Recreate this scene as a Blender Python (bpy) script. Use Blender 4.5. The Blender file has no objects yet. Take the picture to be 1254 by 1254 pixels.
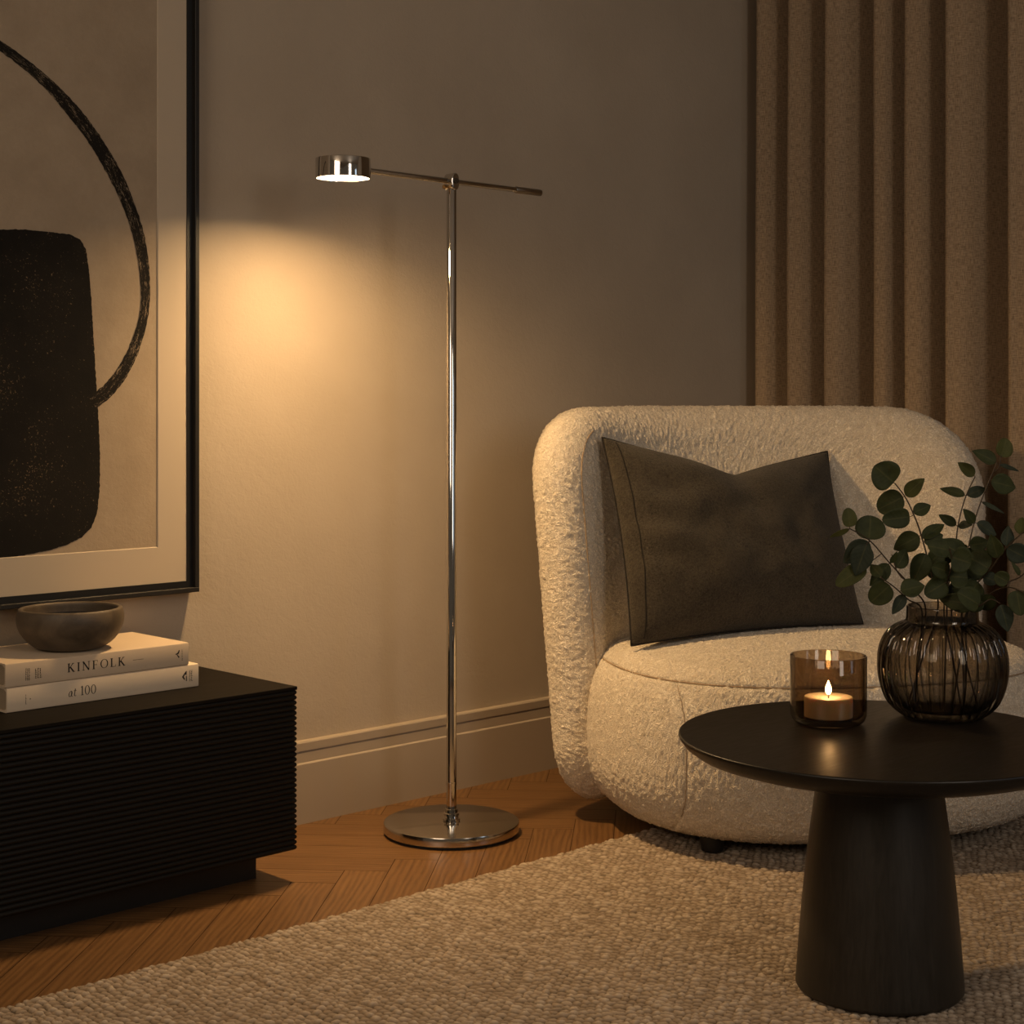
import bpy, bmesh, math, random
import numpy as np
from math import sin, cos, pi, radians, hypot, atan2, sqrt
from mathutils import Vector, Matrix, noise
random.seed(7)
rng = np.random.default_rng(5)
scn = bpy.context.scene
COL = scn.collection

# ------------------------------------------------------------------ camera frame (metres)
F, HOR, EYE = 2000.0, 496.0, 0.82
YAW = radians(45.8)
DV = Vector((cos(YAW), sin(YAW), 0)); RV = Vector((sin(YAW), -cos(YAW), 0))
def P(u, v, Z):
    a = (u - 627) / F * Z
    return Vector((Z*DV.x + a*RV.x, Z*DV.y + a*RV.y, EYE - (v - HOR)/F*Z))
def onY(u, v, Y):
    a = (u - 627) / F
    return P(u, v, Y / (DV.y + a*RV.y))

# ------------------------------------------------------------------ object helpers
def tag(o, label=None, cat=None, group=None, kind=None):
    if label: o['label'] = label
    if cat: o['category'] = cat
    if group: o['group'] = group
    if kind: o['kind'] = kind
    return o
def empty(name, loc, label, cat, group=None):
    o = bpy.data.objects.new(name, None); COL.objects.link(o)
    o.location = loc; o.empty_display_size = .05
    return tag(o, label, cat, group)
def wloc(o):
    v = Vector(o.location)
    while o.parent: o = o.parent; v += Vector(o.location)
    return v
def mesh_obj(name, verts, faces, mats, parent=None, loc=None, smooth=True, mat_idx=None):
    """verts in world space"""
    if parent is not None: org = wloc(parent)
    else: org = Vector(loc) if loc is not None else Vector((0, 0, 0))
    me = bpy.data.meshes.new(name)
    me.from_pydata([tuple(Vector(v) - org) for v in verts], [], faces)
    if not isinstance(mats, (list, tuple)): mats = [mats]
    for m in mats: me.materials.append(m)
    if mat_idx: me.polygons.foreach_set('material_index', mat_idx)
    if smooth: me.polygons.foreach_set('use_smooth', [True]*len(me.polygons))
    me.update()
    o = bpy.data.objects.new(name, me); COL.objects.link(o)
    if parent is not None: o.parent = parent
    else: o.location = org
    return o
def fix_normals(o):
    bm = bmesh.new(); bm.from_mesh(o.data); bmesh.ops.recalc_face_normals(bm, faces=bm.faces); bm.to_mesh(o.data); bm.free()
def sharp(o, ang=35):
    me = o.data
    me.polygons.foreach_set('use_smooth', [True]*len(me.polygons))
    me.set_sharp_from_angle(angle=radians(ang))
def bevel(o, w, seg=2, ang=30):
    m = o.modifiers.new('bevel', 'BEVEL'); m.width = w; m.segments = seg; m.limit_method = 'ANGLE'; m.angle_limit = radians(ang)
    m.harden_normals = False
    return o
class MB:
    def __init__(s): s.v = []; s.f = []; s.mi = []
    def add(s, vs, fs, mi=0):
        n = len(s.v); s.v += [Vector(x) for x in vs]; s.f += [tuple(i+n for i in f) for f in fs]; s.mi += [mi]*len(fs); return s
    def box(s, x0, x1, y0, y1, z0, z1, mi=0):
        vs = [(x, y, z) for z in (z0, z1) for y in (y0, y1) for x in (x0, x1)]
        return s.add(vs, [(0,2,3,1),(4,5,7,6),(0,1,5,4),(2,6,7,3),(0,4,6,2),(1,3,7,5)], mi)
    def lathe(s, prof, c, n=96, mi=0, cap=True, rf=None):
        """prof: list (r,z) from bottom up; closed with caps when r>0 at the ends"""
        vs = []; m = len(prof)
        for (r, z) in prof:
            for k in range(n):
                a = 2*pi*k/n; rr = r*(rf(a, z) if rf else 1)
                vs.append((c[0]+rr*cos(a), c[1]+rr*sin(a), c[2]+z))
        fs = [(j*n+k, j*n+(k+1) % n, (j+1)*n+(k+1) % n, (j+1)*n+k) for j in range(m-1) for k in range(n)]
        if cap:
            fs.append(tuple(reversed(range(n)))); fs.append(tuple((m-1)*n+k for k in range(n)))
        return s.add(vs, fs, mi)
    def tube(s, pts, rad, n=12, mi=0, cap=True):
        pts = [Vector(p) for p in pts]; m = len(pts)
        if not isinstance(rad, (list, tuple)): rad = [rad]*m
        t = [(pts[min(i+1, m-1)]-pts[max(i-1, 0)]).normalized() for i in range(m)]
        ref = Vector((0, 0, 1)) if abs(t[0].z) < .9 else Vector((1, 0, 0))
        u = t[0].cross(ref).normalized(); vs = []
        for i in range(m):
            u = (u - t[i]*u.dot(t[i])).normalized(); w = t[i].cross(u)
            for k in range(n):
                a = 2*pi*k/n; vs.append(pts[i] + (u*cos(a)+w*sin(a))*rad[i])
        fs = [(j*n+k, j*n+(k+1) % n, (j+1)*n+(k+1) % n, (j+1)*n+k) for j in range(m-1) for k in range(n)]
        if cap: fs.append(tuple(reversed(range(n)))); fs.append(tuple((m-1)*n+k for k in range(n)))
        return s.add(vs, fs, mi)
    def build(s, name, mats, parent=None, loc=None, smooth=False, ang=35):
        o = mesh_obj(name, s.v, s.f, mats, parent, loc, False, s.mi)
        fix_normals(o)
        if smooth: sharp(o, ang)
        return o

# ------------------------------------------------------------------ material helpers
def mat(name, col=(.5,.5,.5), rough=.6, metal=0, spec=.5):
    m = bpy.data.materials.new(name); m.use_nodes = True
    b = m.node_tree.nodes['Principled BSDF']
    b.inputs['Base Color'].default_value = (*col, 1); b.inputs['Roughness'].default_value = rough
    b.inputs['Metallic'].default_value = metal; b.inputs['Specular IOR Level'].default_value = spec
    return m
class NT:
    def __init__(s, m): s.t = m.node_tree; s.n = s.t.nodes; s.b = s.n.get('Principled BSDF')
    def new(s, typ, **kw):
        n = s.n.new(typ)
        for k, v in kw.items():
            if k.startswith('_'): setattr(n, k[1:], v)
            else: n.inputs[k.replace('__', ' ')].default_value = v
        return n
    def link(s, a, b): s.t.links.new(a, b)
    def coord(s, scale=(1,1,1), out='Object', rot=(0,0,0)):
        c = s.n.new('ShaderNodeTexCoord'); m = s.n.new('ShaderNodeMapping')
        m.inputs['Scale'].default_value = scale; m.inputs['Rotation'].default_value = rot
        s.link(c.outputs[out], m.inputs['Vector']); return m.outputs[0]
    def noise(s, vec, scale, detail=4, rough=.5, dist=0):
        n = s.new('ShaderNodeTexNoise', Scale=scale, Detail=detail, Roughness=rough, Distortion=dist); s.link(vec, n.inputs['Vector']); return n.outputs['Fac']
    def ramp(s, fac, stops):
        r = s.n.new('ShaderNodeValToRGB'); e = r.color_ramp.elements
        while len(e) < len(stops): e.new(.5)
        for i, (p, c) in enumerate(stops):
            e[i].position = p; e[i].color = (*c, 1) if len(c) == 3 else c
        s.link(fac, r.inputs[0]); return r.outputs[0]
    def math(s, op, a, b=None, c=None):
        n = s.n.new('ShaderNodeMath'); n.operation = op
        for i, x in enumerate((a, b, c)):
            if x is None: continue
            if isinstance(x, (int, float)): n.inputs[i].default_value = x
            else: s.link(x, n.inputs[i])
        return n.outputs[0]
    def mix(s, fac, a, b, typ='MIX'):
        n = s.n.new('ShaderNodeMix'); n.data_type = 'RGBA'; n.blend_type = typ
        for i, x in ((0, fac), (6, a), (7, b)):
            if isinstance(x, (int, float)): n.inputs[i].default_value = x
            elif isinstance(x, tuple): n.inputs[i].default_value = (*x, 1)
            else: s.link(x, n.inputs[i])
        return n.outputs[2]
    def bump(s, h, strength=.3, dist=.001, prev=None):
        n = s.new('ShaderNodeBump', Strength=strength, Distance=dist); s.link(h, n.inputs['Height'])
        if prev: s.link(prev, n.inputs['Normal'])
        return n.outputs[0]
    def base(s, c): s.link(c, s.b.inputs['Base Color'])
    def nrm(s, c): s.link(c, s.b.inputs['Normal'])
    def ro(s, c): s.link(c, s.b.inputs['Roughness'])

def m_wall():
    m = mat('plaster_wall', rough=.92, spec=.25); t = NT(m); v = t.coord()
    n1 = t.noise(v, 2.2, 4, .55); n2 = t.noise(v, 190, 3, .6); n3 = t.noise(v, 70, 3, .6, .6)
    t.base(t.ramp(n1, [(.3, (.40,.335,.262)), (.72, (.47,.40,.318))]))
    b = t.bump(n3, .55, .0016); t.nrm(t.bump(n2, .5, .0009, b)); return m
def m_paint():
    m = mat('skirting_paint', (.40,.335,.262), .5, spec=.4); t = NT(m); t.nrm(t.bump(t.noise(t.coord(), 120), .08, .0005)); return m
def m_floor():
    m = mat('oak_herringbone', rough=.42, spec=.45); t = NT(m)
    uv = t.n.new('ShaderNodeUVMap'); uv.uv_map = 'plank'
    at = t.n.new('ShaderNodeAttribute'); at.attribute_name = 'rnd'
    cmb = t.n.new('ShaderNodeCombineXYZ'); t.link(t.math('MULTIPLY', at.outputs['Fac'], 37.0), cmb.inputs[2])
    add = t.n.new('ShaderNodeVectorMath'); add.operation = 'ADD'; t.link(uv.outputs[0], add.inputs[0]); t.link(cmb.outputs[0], add.inputs[1])
    mp = t.n.new('ShaderNodeMapping'); mp.inputs['Scale'].default_value = (2.2, 26, 1); t.link(add.outputs[0], mp.inputs[0])
    grain = t.noise(mp.outputs[0], 3.2, 6, .62, 1.1)
    mp2 = t.n.new('ShaderNodeMapping'); mp2.inputs['Scale'].default_value = (8, 240, 1); t.link(add.outputs[0], mp2.inputs[0])
    fine = t.noise(mp2.outputs[0], 2, 3, .6)
    mp3 = t.n.new('ShaderNodeMapping'); mp3.inputs['Scale'].default_value = (1.5, 9, 1); t.link(add.outputs[0], mp3.inputs[0])
    w = t.new('ShaderNodeTexWave', Scale=3.2, Distortion=9.0, Detail=3.0); w.bands_direction = 'Y'; w.inputs['Detail Scale'].default_value = .7
    t.link(mp3.outputs[0], w.inputs['Vector'])
    g = t.math('ADD', t.math('MULTIPLY', grain, .6), t.math('MULTIPLY', w.outputs['Fac'], .22))
    g = t.math('ADD', g, t.math('MULTIPLY', fine, .22))
    c = t.ramp(g, [(.28, (.095,.045,.015)), (.52, (.165,.083,.029)), (.78, (.225,.120,.046))])
    t.base(t.mix(t.math('MULTIPLY', at.outputs['Fac'], .45), c, (.72,.66,.6), 'MULTIPLY'))
    t.nrm(t.bump(g, .25, .0008)); return m
def m_boucle(name, c0, c1, scale=1.0):
    m = mat(name, rough=.95, spec=.15); t = NT(m); v = t.coord()
    n0 = t.noise(v, 60*scale, 2, .5)
    w1 = t.noise(v, 105*scale, 2, .5, 2.4)
    curl = t.math('ABSOLUTE', t.math('SUBTRACT', w1, .5)); curl = t.math('MULTIPLY', curl, 6.0)
    w2 = t.noise(v, 260*scale, 2, .6, 1.5)
    h = t.math('ADD', t.math('MULTIPLY', curl, .7), t.math('MULTIPLY', w2, .55))
    h = t.math('MULTIPLY', t.math('ADD', h, t.math('MULTIPLY', n0, .5)), .55)
    t.base(t.ramp(h, [(.25, c0), (.62, c1)]))
    t.nrm(t.bump(h, .8, .0045))
    t.b.inputs['Sheen Weight'].default_value = .25; t.b.inputs['Sheen Roughness'].default_value = .5
    return m
def m_fabric(name, c0, c1, scale=700, bump=.4):
    m = mat(name, rough=.95, spec=.12); t = NT(m); v = t.coord()
    n = t.noise(v, scale, 3, .65, .8); n2 = t.noise(v, 25, 3, .6)
    t.base(t.mix(t.ramp(n2, [(.3, (0,0,0)), (.7, (.35,.35,.35))]), t.ramp(n, [(.3, c0), (.7, c1)]), c1))
    t.nrm(t.bump(n, bump, .0030)); t.b.inputs['Sheen Weight'].default_value = .12; t.b.inputs['Sheen Roughness'].default_value = .5
    return m
def m_linen():
    m = mat('linen_curtain', rough=.95, spec=.12); t = NT(m)
    uv = t.n.new('ShaderNodeUVMap'); uv.uv_map = 'cloth'
    def st(sx, sy, d=2):
        mp = t.n.new('ShaderNodeMapping'); mp.inputs['Scale'].default_value = (sx, sy, 1); t.link(uv.outputs[0], mp.inputs[0]); return t.noise(mp.outputs[0], 1, d, .6)
    a = st(700, 60); b = st(70, 620); h = t.math('ADD', a, b); h = t.math('MULTIPLY', h, .5)
    t.base(t.ramp(h, [(.34, (.17,.122,.078)), (.62, (.44,.33,.222))]))
    t.nrm(t.bump(h, .45, .0012)); t.b.inputs['Sheen Weight'].default_value = .1
    return m
def m_rug():
    m = mat('woven_wool_rug', rough=.97, spec=.1); t = NT(m); v = t.coord()
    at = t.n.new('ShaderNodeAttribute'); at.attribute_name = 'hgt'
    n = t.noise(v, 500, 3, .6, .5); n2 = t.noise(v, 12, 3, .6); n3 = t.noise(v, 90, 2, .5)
    c = t.ramp(at.outputs['Fac'], [(.08, (.05,.036,.025)), (.5, (.28,.222,.165)), (.9, (.52,.44,.35))])  # gaps between loops coloured darker, their shade painted into the wool
    c = t.mix(t.ramp(n2, [(.35, (.16,)*3), (.7, (0,)*3)]), c, (.25,.18,.12))
    c = t.mix(t.ramp(n3, [(.4, (.3,)*3), (.6, (0,)*3)]), c, (.28,.20,.13))
    t.base(c); t.nrm(t.bump(n, .5, .0015)); return m
def m_blackwood(name='black_stained_wood', c0=(.010,.0085,.007), c1=(.021,.017,.013), rough=.42, axis=(1,14,14)):
    m = mat(name, rough=rough, spec=.5); t = NT(m); v = t.coord(axis)
    n = t.noise(v, 12, 5, .6, .6)
    t.base(t.ramp(n, [(.3, c0), (.7, c1)])); t.nrm(t.bump(n, .2, .0006))
    t.ro(t.math('ADD', t.math('MULTIPLY', n, .2), rough-.1)); return m
def m_chrome(name='polished_chrome', col=(.62,.60,.57), rough=.07):
    m = mat(name, col, rough, 1); return m
def m_emit(name, col, s):
    m = bpy.data.materials.new(name); m.use_nodes = True; n = m.node_tree.nodes; n.clear()
    e = n.new('ShaderNodeEmission'); o = n.new('ShaderNodeOutputMaterial'); e.inputs[0].default_value = (*col, 1); e.inputs[1].default_value = s
    m.node_tree.links.new(e.outputs[0], o.inputs[0]); return m
def m_thinglass(name, tint, p0=.75, p1=1.0):
    m = bpy.data.materials.new(name); m.use_nodes = True; n = m.node_tree.nodes; n.clear(); L = m.node_tree.links
    o = n.new('ShaderNodeOutputMaterial'); tr = n.new('ShaderNodeBsdfTransparent'); gl = n.new('ShaderNodeBsdfGlossy'); mx = n.new('ShaderNodeMixShader'); pw = n.new('ShaderNodeMath'); pw.operation = 'POWER'; pw.inputs[1].default_value = 5; fr = n.new('ShaderNodeMath'); fr.operation = 'MULTIPLY_ADD'; fr.inputs[1].default_value = .93; fr.inputs[2].default_value = .045
    tr.inputs[0].default_value = (*tint, 1); gl.inputs['Roughness'].default_value = .03; gl.inputs[0].default_value = (.9,.9,.9,1)
    lw = n.new('ShaderNodeLayerWeight'); lw.inputs[0].default_value = .5
    rp = n.new('ShaderNodeValToRGB'); rp.color_ramp.elements[0].color = (*tint, 1); rp.color_ramp.elements[1].color = (tint[0]*.12, tint[1]*.12, tint[2]*.12, 1)
    rp.color_ramp.elements[0].position = p0; rp.color_ramp.elements[1].position = p1
    L.new(lw.outputs['Facing'], pw.inputs[0]); L.new(pw.outputs[0], fr.inputs[0]); L.new(lw.outputs['Facing'], rp.inputs[0]); L.new(rp.outputs[0], tr.inputs[0])
    L.new(fr.outputs[0], mx.inputs[0]); L.new(tr.outputs[0], mx.inputs[1]); L.new(gl.outputs[0], mx.inputs[2]); L.new(mx.outputs[0], o.inputs[0])
    return m
def m_glass(name, col):
    m = mat(name, col, .02); b = m.node_tree.nodes['Principled BSDF']; b.inputs['Transmission Weight'].default_value = 1; b.inputs['IOR'].default_value = 1.45
    return m

M = dict(wall=m_wall(), paint=m_paint(), floor=m_floor(), boucle=m_boucle('cream_boucle', (.60,.50,.37), (.96,.87,.73)),
         linen=m_linen(), rug=m_rug(), black=m_blackwood(), chrome=m_chrome())

# ================================================================== SETTING
XW, YW = 3.55, 2.592          # window wall, long wall
ZC = 2.5
w = MB().box(-1.6, XW+.12, YW, YW+.12, 0, ZC).build('wall_left', M['wall'], loc=(0, YW, 0)); tag(w, kind='structure')
w = MB().box(XW, XW+.12, -1.6, YW, 0, ZC).build('wall_right', M['wall'], loc=(XW, 0, 0)); tag(w, kind='structure')

# skirting board, moulded profile extruded along the wall
prof = [(0,0),(.016,0),(.017,.1165),(.0155,.1185),(.0138,.1195),(.0138,.1395),(.0118,.1403),(.0118,.1418),(.0150,.1428),(.0155,.158),(.014,.1605),(.0,.161)]
mb = MB(); n = len(prof)
mb.add([(x, YW-.0-d, z) for x in (-1.6, XW) for d, z in prof], [(i, i+1, n+i+1, n+i) for i in range(n-1)]+[tuple(range(n)), tuple(range(2*n-1, n-1, -1))])
o = mb.build('baseboard_left', M['paint'], loc=(0, YW, 0)); tag(o, kind='structure')
mb = MB()
mb.add([(XW-d, y, z) for y in (-1.6, YW-.017) for d, z in prof], [(i, i+1, n+i+1, n+i) for i in range(n-1)]+[tuple(range(n)), tuple(range(2*n-1, n-1, -1))])
o = mb.build('baseboard_right', M['paint'], loc=(XW, 0, 0)); tag(o, kind='structure')

# herringbone floor: every board modelled, one mesh
def floor():
    W, K = .078, 6; L = W*K; ang = radians(-49)
    bm = bmesh.new(); uvl = bm.loops.layers.uv.new('plank'); rl = bm.faces.layers.float.new('rnd')
    g = .0007
    ca, sa = cos(ang), sin(ang); gx, gy = P(484, 1052, EYE*F/(1052-HOR)).xy; ox, oy = gx-(ca*L-sa*W), gy-(sa*L+ca*W)
    def board(x, y, horiz):
        a, b = (L, W) if horiz else (W, L)
        cx, cy = x+a/2, y+b/2
        wx, wy = ca*cx-sa*cy+ox, sa*cx+ca*cy+oy
        if not (-1.9 < wx < XW+.3 and -1.9 < wy < YW+.3): return
        r = random.random()
        pts = [(x+g, y+g), (x+a-g, y+g), (x+a-g, y+b-g), (x+g, y+b-g)]
        vs = [bm.verts.new((ca*p-sa*q+ox, sa*p+ca*q+oy, 0)) for p, q in pts]
        f = bm.faces.new(vs); f[rl] = r
        du, dvv = random.random()*5, random.random()*5
        for lo, (p, q) in zip(f.loops, pts):
            lo[uvl].uv = ((p+du, q+dvv) if horiz else (q+du, p+dvv))
    # herringbone lattice: a horizontal and a vertical board per cell, translations (W,W) and (2L... )
    R = 60
    for i in range(-R, R):
        for j in range(-10, 11):
            # diagonal chain: each step moves by (W, W); chains repeat every (L, -L)
            x = i*W + j*L; y = i*W - j*L
            board(x, y, True)
            board(x-W, y+0*W, False) if False else board(x+L, y - L + W, False)
    for co, no in (((-1.6,0,0),(-1,0,0)), ((XW,0,0),(1,0,0)), ((0,-1.6,0),(0,-1,0)), ((0,YW,0),(0,1,0))):
        bmesh.ops.bisect_plane(bm, geom=bm.verts[:]+bm.edges[:]+bm.faces[:], plane_co=co, plane_no=no, clear_outer=True)
    # dark sub-floor showing in the joints, and slab below
    me = bpy.data.meshes.new('floor')
    for (z0, z1) in ((-.05, -.0012),):
        vs = [bm.verts.new(c) for c in [(-1.6,-1.6,z0),(XW,-1.6,z0),(XW,YW,z0),(-1.6,YW,z0),(-1.6,-1.6,z1),(XW,-1.6,z1),(XW,YW,z1),(-1.6,YW,z1)]]
        for f in [(0,3,2,1),(4,5,6,7),(0,1,5,4),(2,3,7,6),(0,4,7,3),(1,2,6,5)]:
            ff = bm.faces.new([vs[k] for k in f]); ff.material_index = 1
    bm.to_mesh(me); bm.free()
    me.materials.append(M['floor']); me.materials.append(mat('joint', (.085,.042,.016), .9))
    o = bpy.data.objects.new('floor', me); COL.objects.link(o); tag(o, kind='structure')
floor()

# ------------------------------------------------------------------ curtain
def curtain():
    noses = [2.535, 2.432, 2.318, 2.187, 2.096, 1.982, 1.826, 1.66, 1.50, 1.33, 1.17, 1.0, .83]
    # nose = most forward point of each fold. valleys between
    X0 = 3.415
    ys = []; xs = []; 
    NY = 760; NZ = 46; top = 2.44
    key = [(2.578, X0+.05)]
    for i, yn in enumerate(noses):
        nxt = noses[i+1] if i+1 < len(noses) else yn-.16
        gap = yn-nxt; amp = min(.085, .40*gap+.030)
        key += [(yn+.012, X0-amp*.90), (yn-.012, X0-amp), (yn-gap*.30, X0-amp*.72), (yn-gap*.58, X0+amp*.35), (yn-gap*.78, X0+amp*.62)]
    key = key[:-2]
    # catmull-rom through the keys
    pts = []
    K = len(key)
    for i in range(K-1):
        p0, p1, p2, p3 = key[max(i-1, 0)], key[i], key[i+1], key[min(i+2, K-1)]
        for s in range(12):
            t = s/12
            pts.append(tuple(.5*((2*p1[k])+(-p0[k]+p2[k])*t+(2*p0[k]-5*p1[k]+4*p2[k]-p3[k])*t*t+(-p0[k]+3*p1[k]-3*p2[k]+p3[k])*t**3) for k in (0, 1)))
    pts.append(key[-1])
    vs = []; n = len(pts); arc = [0]
    for i in range(1, n): arc.append(arc[-1]+hypot(pts[i][0]-pts[i-1][0], pts[i][1]-pts[i-1][1]))
    for j in range(NZ):
        z = .012+(top-.012)*j/(NZ-1); k = 1+.10*(1-z/top)
        for i, (y, x) in enumerate(pts):
            q = noise.noise(Vector((y*4, z*.8, 3)))*.008; q2 = noise.noise(Vector((y*9, z*1.1, 9)))*.005
            vs.append((min(X0+(x-X0)*k+q, XW-.03), min(y+q2, YW-.018), z))
    fs = [(j*n+i, j*n+i+1, (j+1)*n+i+1, (j+1)*n+i) for j in range(NZ-1) for i in range(n-1)]
    o = mesh_obj('curtain', vs, fs, M['linen'], loc=(X0, 1.7, 0))
    uv = o.data.uv_layers.new(name='cloth')
    for lo in o.data.loops:
        j, i = divmod(lo.vertex_index, n); uv.data[lo.index].uv = (arc[i], top*j/(NZ-1))
    m = o.modifiers.new('thick', 'SOLIDIFY'); m.thickness = .002; m.offset = 1
    tag(o, 'tall brown linen curtain hanging in deep folds behind the armchair', 'curtain')
    tr = MB().box(XW-.13-.02, XW-.13+.02, .6, YW-.002, 2.455, 2.475).build('curtain_rail', mat('rail_black', (.02,.02,.02), .4), loc=(XW-.13, 1.6, 2.455))
    tag(tr, 'dark ceiling rail carrying the brown linen curtain', 'curtain rail')
    bevel(tr, .002)
curtain()
MB().box(-1.6, XW+.12, -1.6, YW+.12, ZC, ZC+.08).build('ceiling', mat('ceiling_paint', (.55,.5,.44), .9), loc=(0, 0, ZC))
tag(bpy.data.objects['ceiling'], kind='structure')

# ------------------------------------------------------------------ rug (looped wool, modelled loops in the near field)
def rug():
    X0, X1, Y0, Y1 = -.6, 3.05, -.4, 2.055
    st = .0026
    fx = np.concatenate([np.linspace(X0, .98, 160), np.arange(.98+st, X1, st)]); fy = np.concatenate([np.linspace(Y0, .98, 150), np.arange(.98+st, Y1, st)])
    nx, ny = len(fx), len(fy)
    XX, YY = np.meshgrid(fx, fy, indexing='ij')
    # wobble fields
    def vn(x, y, s, seed):
        r = np.random.default_rng(seed).random((257, 257)); gx, gy = x/s, y/s
        ix, iy = np.floor(gx).astype(int), np.floor(gy).astype(int); tx, ty = gx-ix, gy-iy
        tx = tx*tx*(3-2*tx); ty = ty*ty*(3-2*ty)
        a = r[ix % 257, iy % 257]; b = r[(ix+1) % 257, iy % 257]; c = r[ix % 257, (iy+1) % 257]; d = r[(ix+1) % 257, (iy+1) % 257]
        return (a*(1-tx)+b*tx)*(1-ty)+(c*(1-tx)+d*tx)*ty
    wx = (vn(XX, YY, .045, 1)-.5)*.010+(vn(XX, YY, .013, 2)-.5)*.006
    wy = (vn(XX, YY, .045, 3)-.5)*.012+(vn(XX, YY, .014, 4)-.5)*.007
    pr_, ps = .0115, .0145          # row pitch (across X), stitch length (along Y)
    rx = (XX+wx)/pr_; row = np.floor(rx); fx_ = rx-row-.5
    sy = (YY+wy)/ps + (row % 2)*.5; si = np.floor(sy); fs_ = sy-si-.5
    rr = np.random.default_rng(9).random((997,))
    per = rr[((row*37+si*101) % 997).astype(int)]
    fs2 = fs_ + fx_*.55
    h = np.clip(1-(np.abs(fx_)/.5)**2.6, 0, 1)**.6 * np.clip(1-(np.abs(np.clip(fs2, -.5, .5))/.5)**3, 0, 1)**.6
    h = h*(.60+.40*per)
    h = h*(.82+.36*vn(XX, YY, .0055, 7))
    h = np.clip(h, 0, 1)
    edge = np.minimum(Y1-YY, XX-X0); ed = np.clip(edge/.010, 0, 1)
    ZZ = .0005 + (.0070 + .0072*h)*np.sqrt(1-(1-ed)**2+1e-9)
    YY2 = np.where(YY > Y1-.004, YY+ (h-.5)*.004, YY)
    co = np.stack([XX, YY2, ZZ], -1).reshape(-1, 3)
    idx = np.arange(nx*ny).reshape(nx, ny)
    fs = np.stack([idx[:-1, :-1], idx[1:, :-1], idx[1:, 1:], idx[:-1, 1:]], -1).reshape(-1, 4)
    me = bpy.data.meshes.new('rug')
    org = np.array([1.6, 1.0, 0]); me.vertices.add(len(co)); me.vertices.foreach_set('co', (co-org).astype(np.float32).ravel())
    me.loops.add(fs.size); me.loops.foreach_set('vertex_index', fs.ravel().astype(np.int32))
    me.polygons.add(len(fs)); me.polygons.foreach_set('loop_start', np.arange(0, fs.size, 4, dtype=np.int32))
    me.update(calc_edges=True)
    me.polygons.foreach_set('use_smooth', np.ones(len(fs), dtype=bool))
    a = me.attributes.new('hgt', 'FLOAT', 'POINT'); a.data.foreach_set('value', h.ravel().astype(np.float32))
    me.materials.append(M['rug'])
    o = bpy.data.objects.new('rug', me); COL.objects.link(o); o.location = org
    tag(o, 'chunky woven beige wool rug lying on the herringbone floor', 'rug')
rug()

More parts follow.
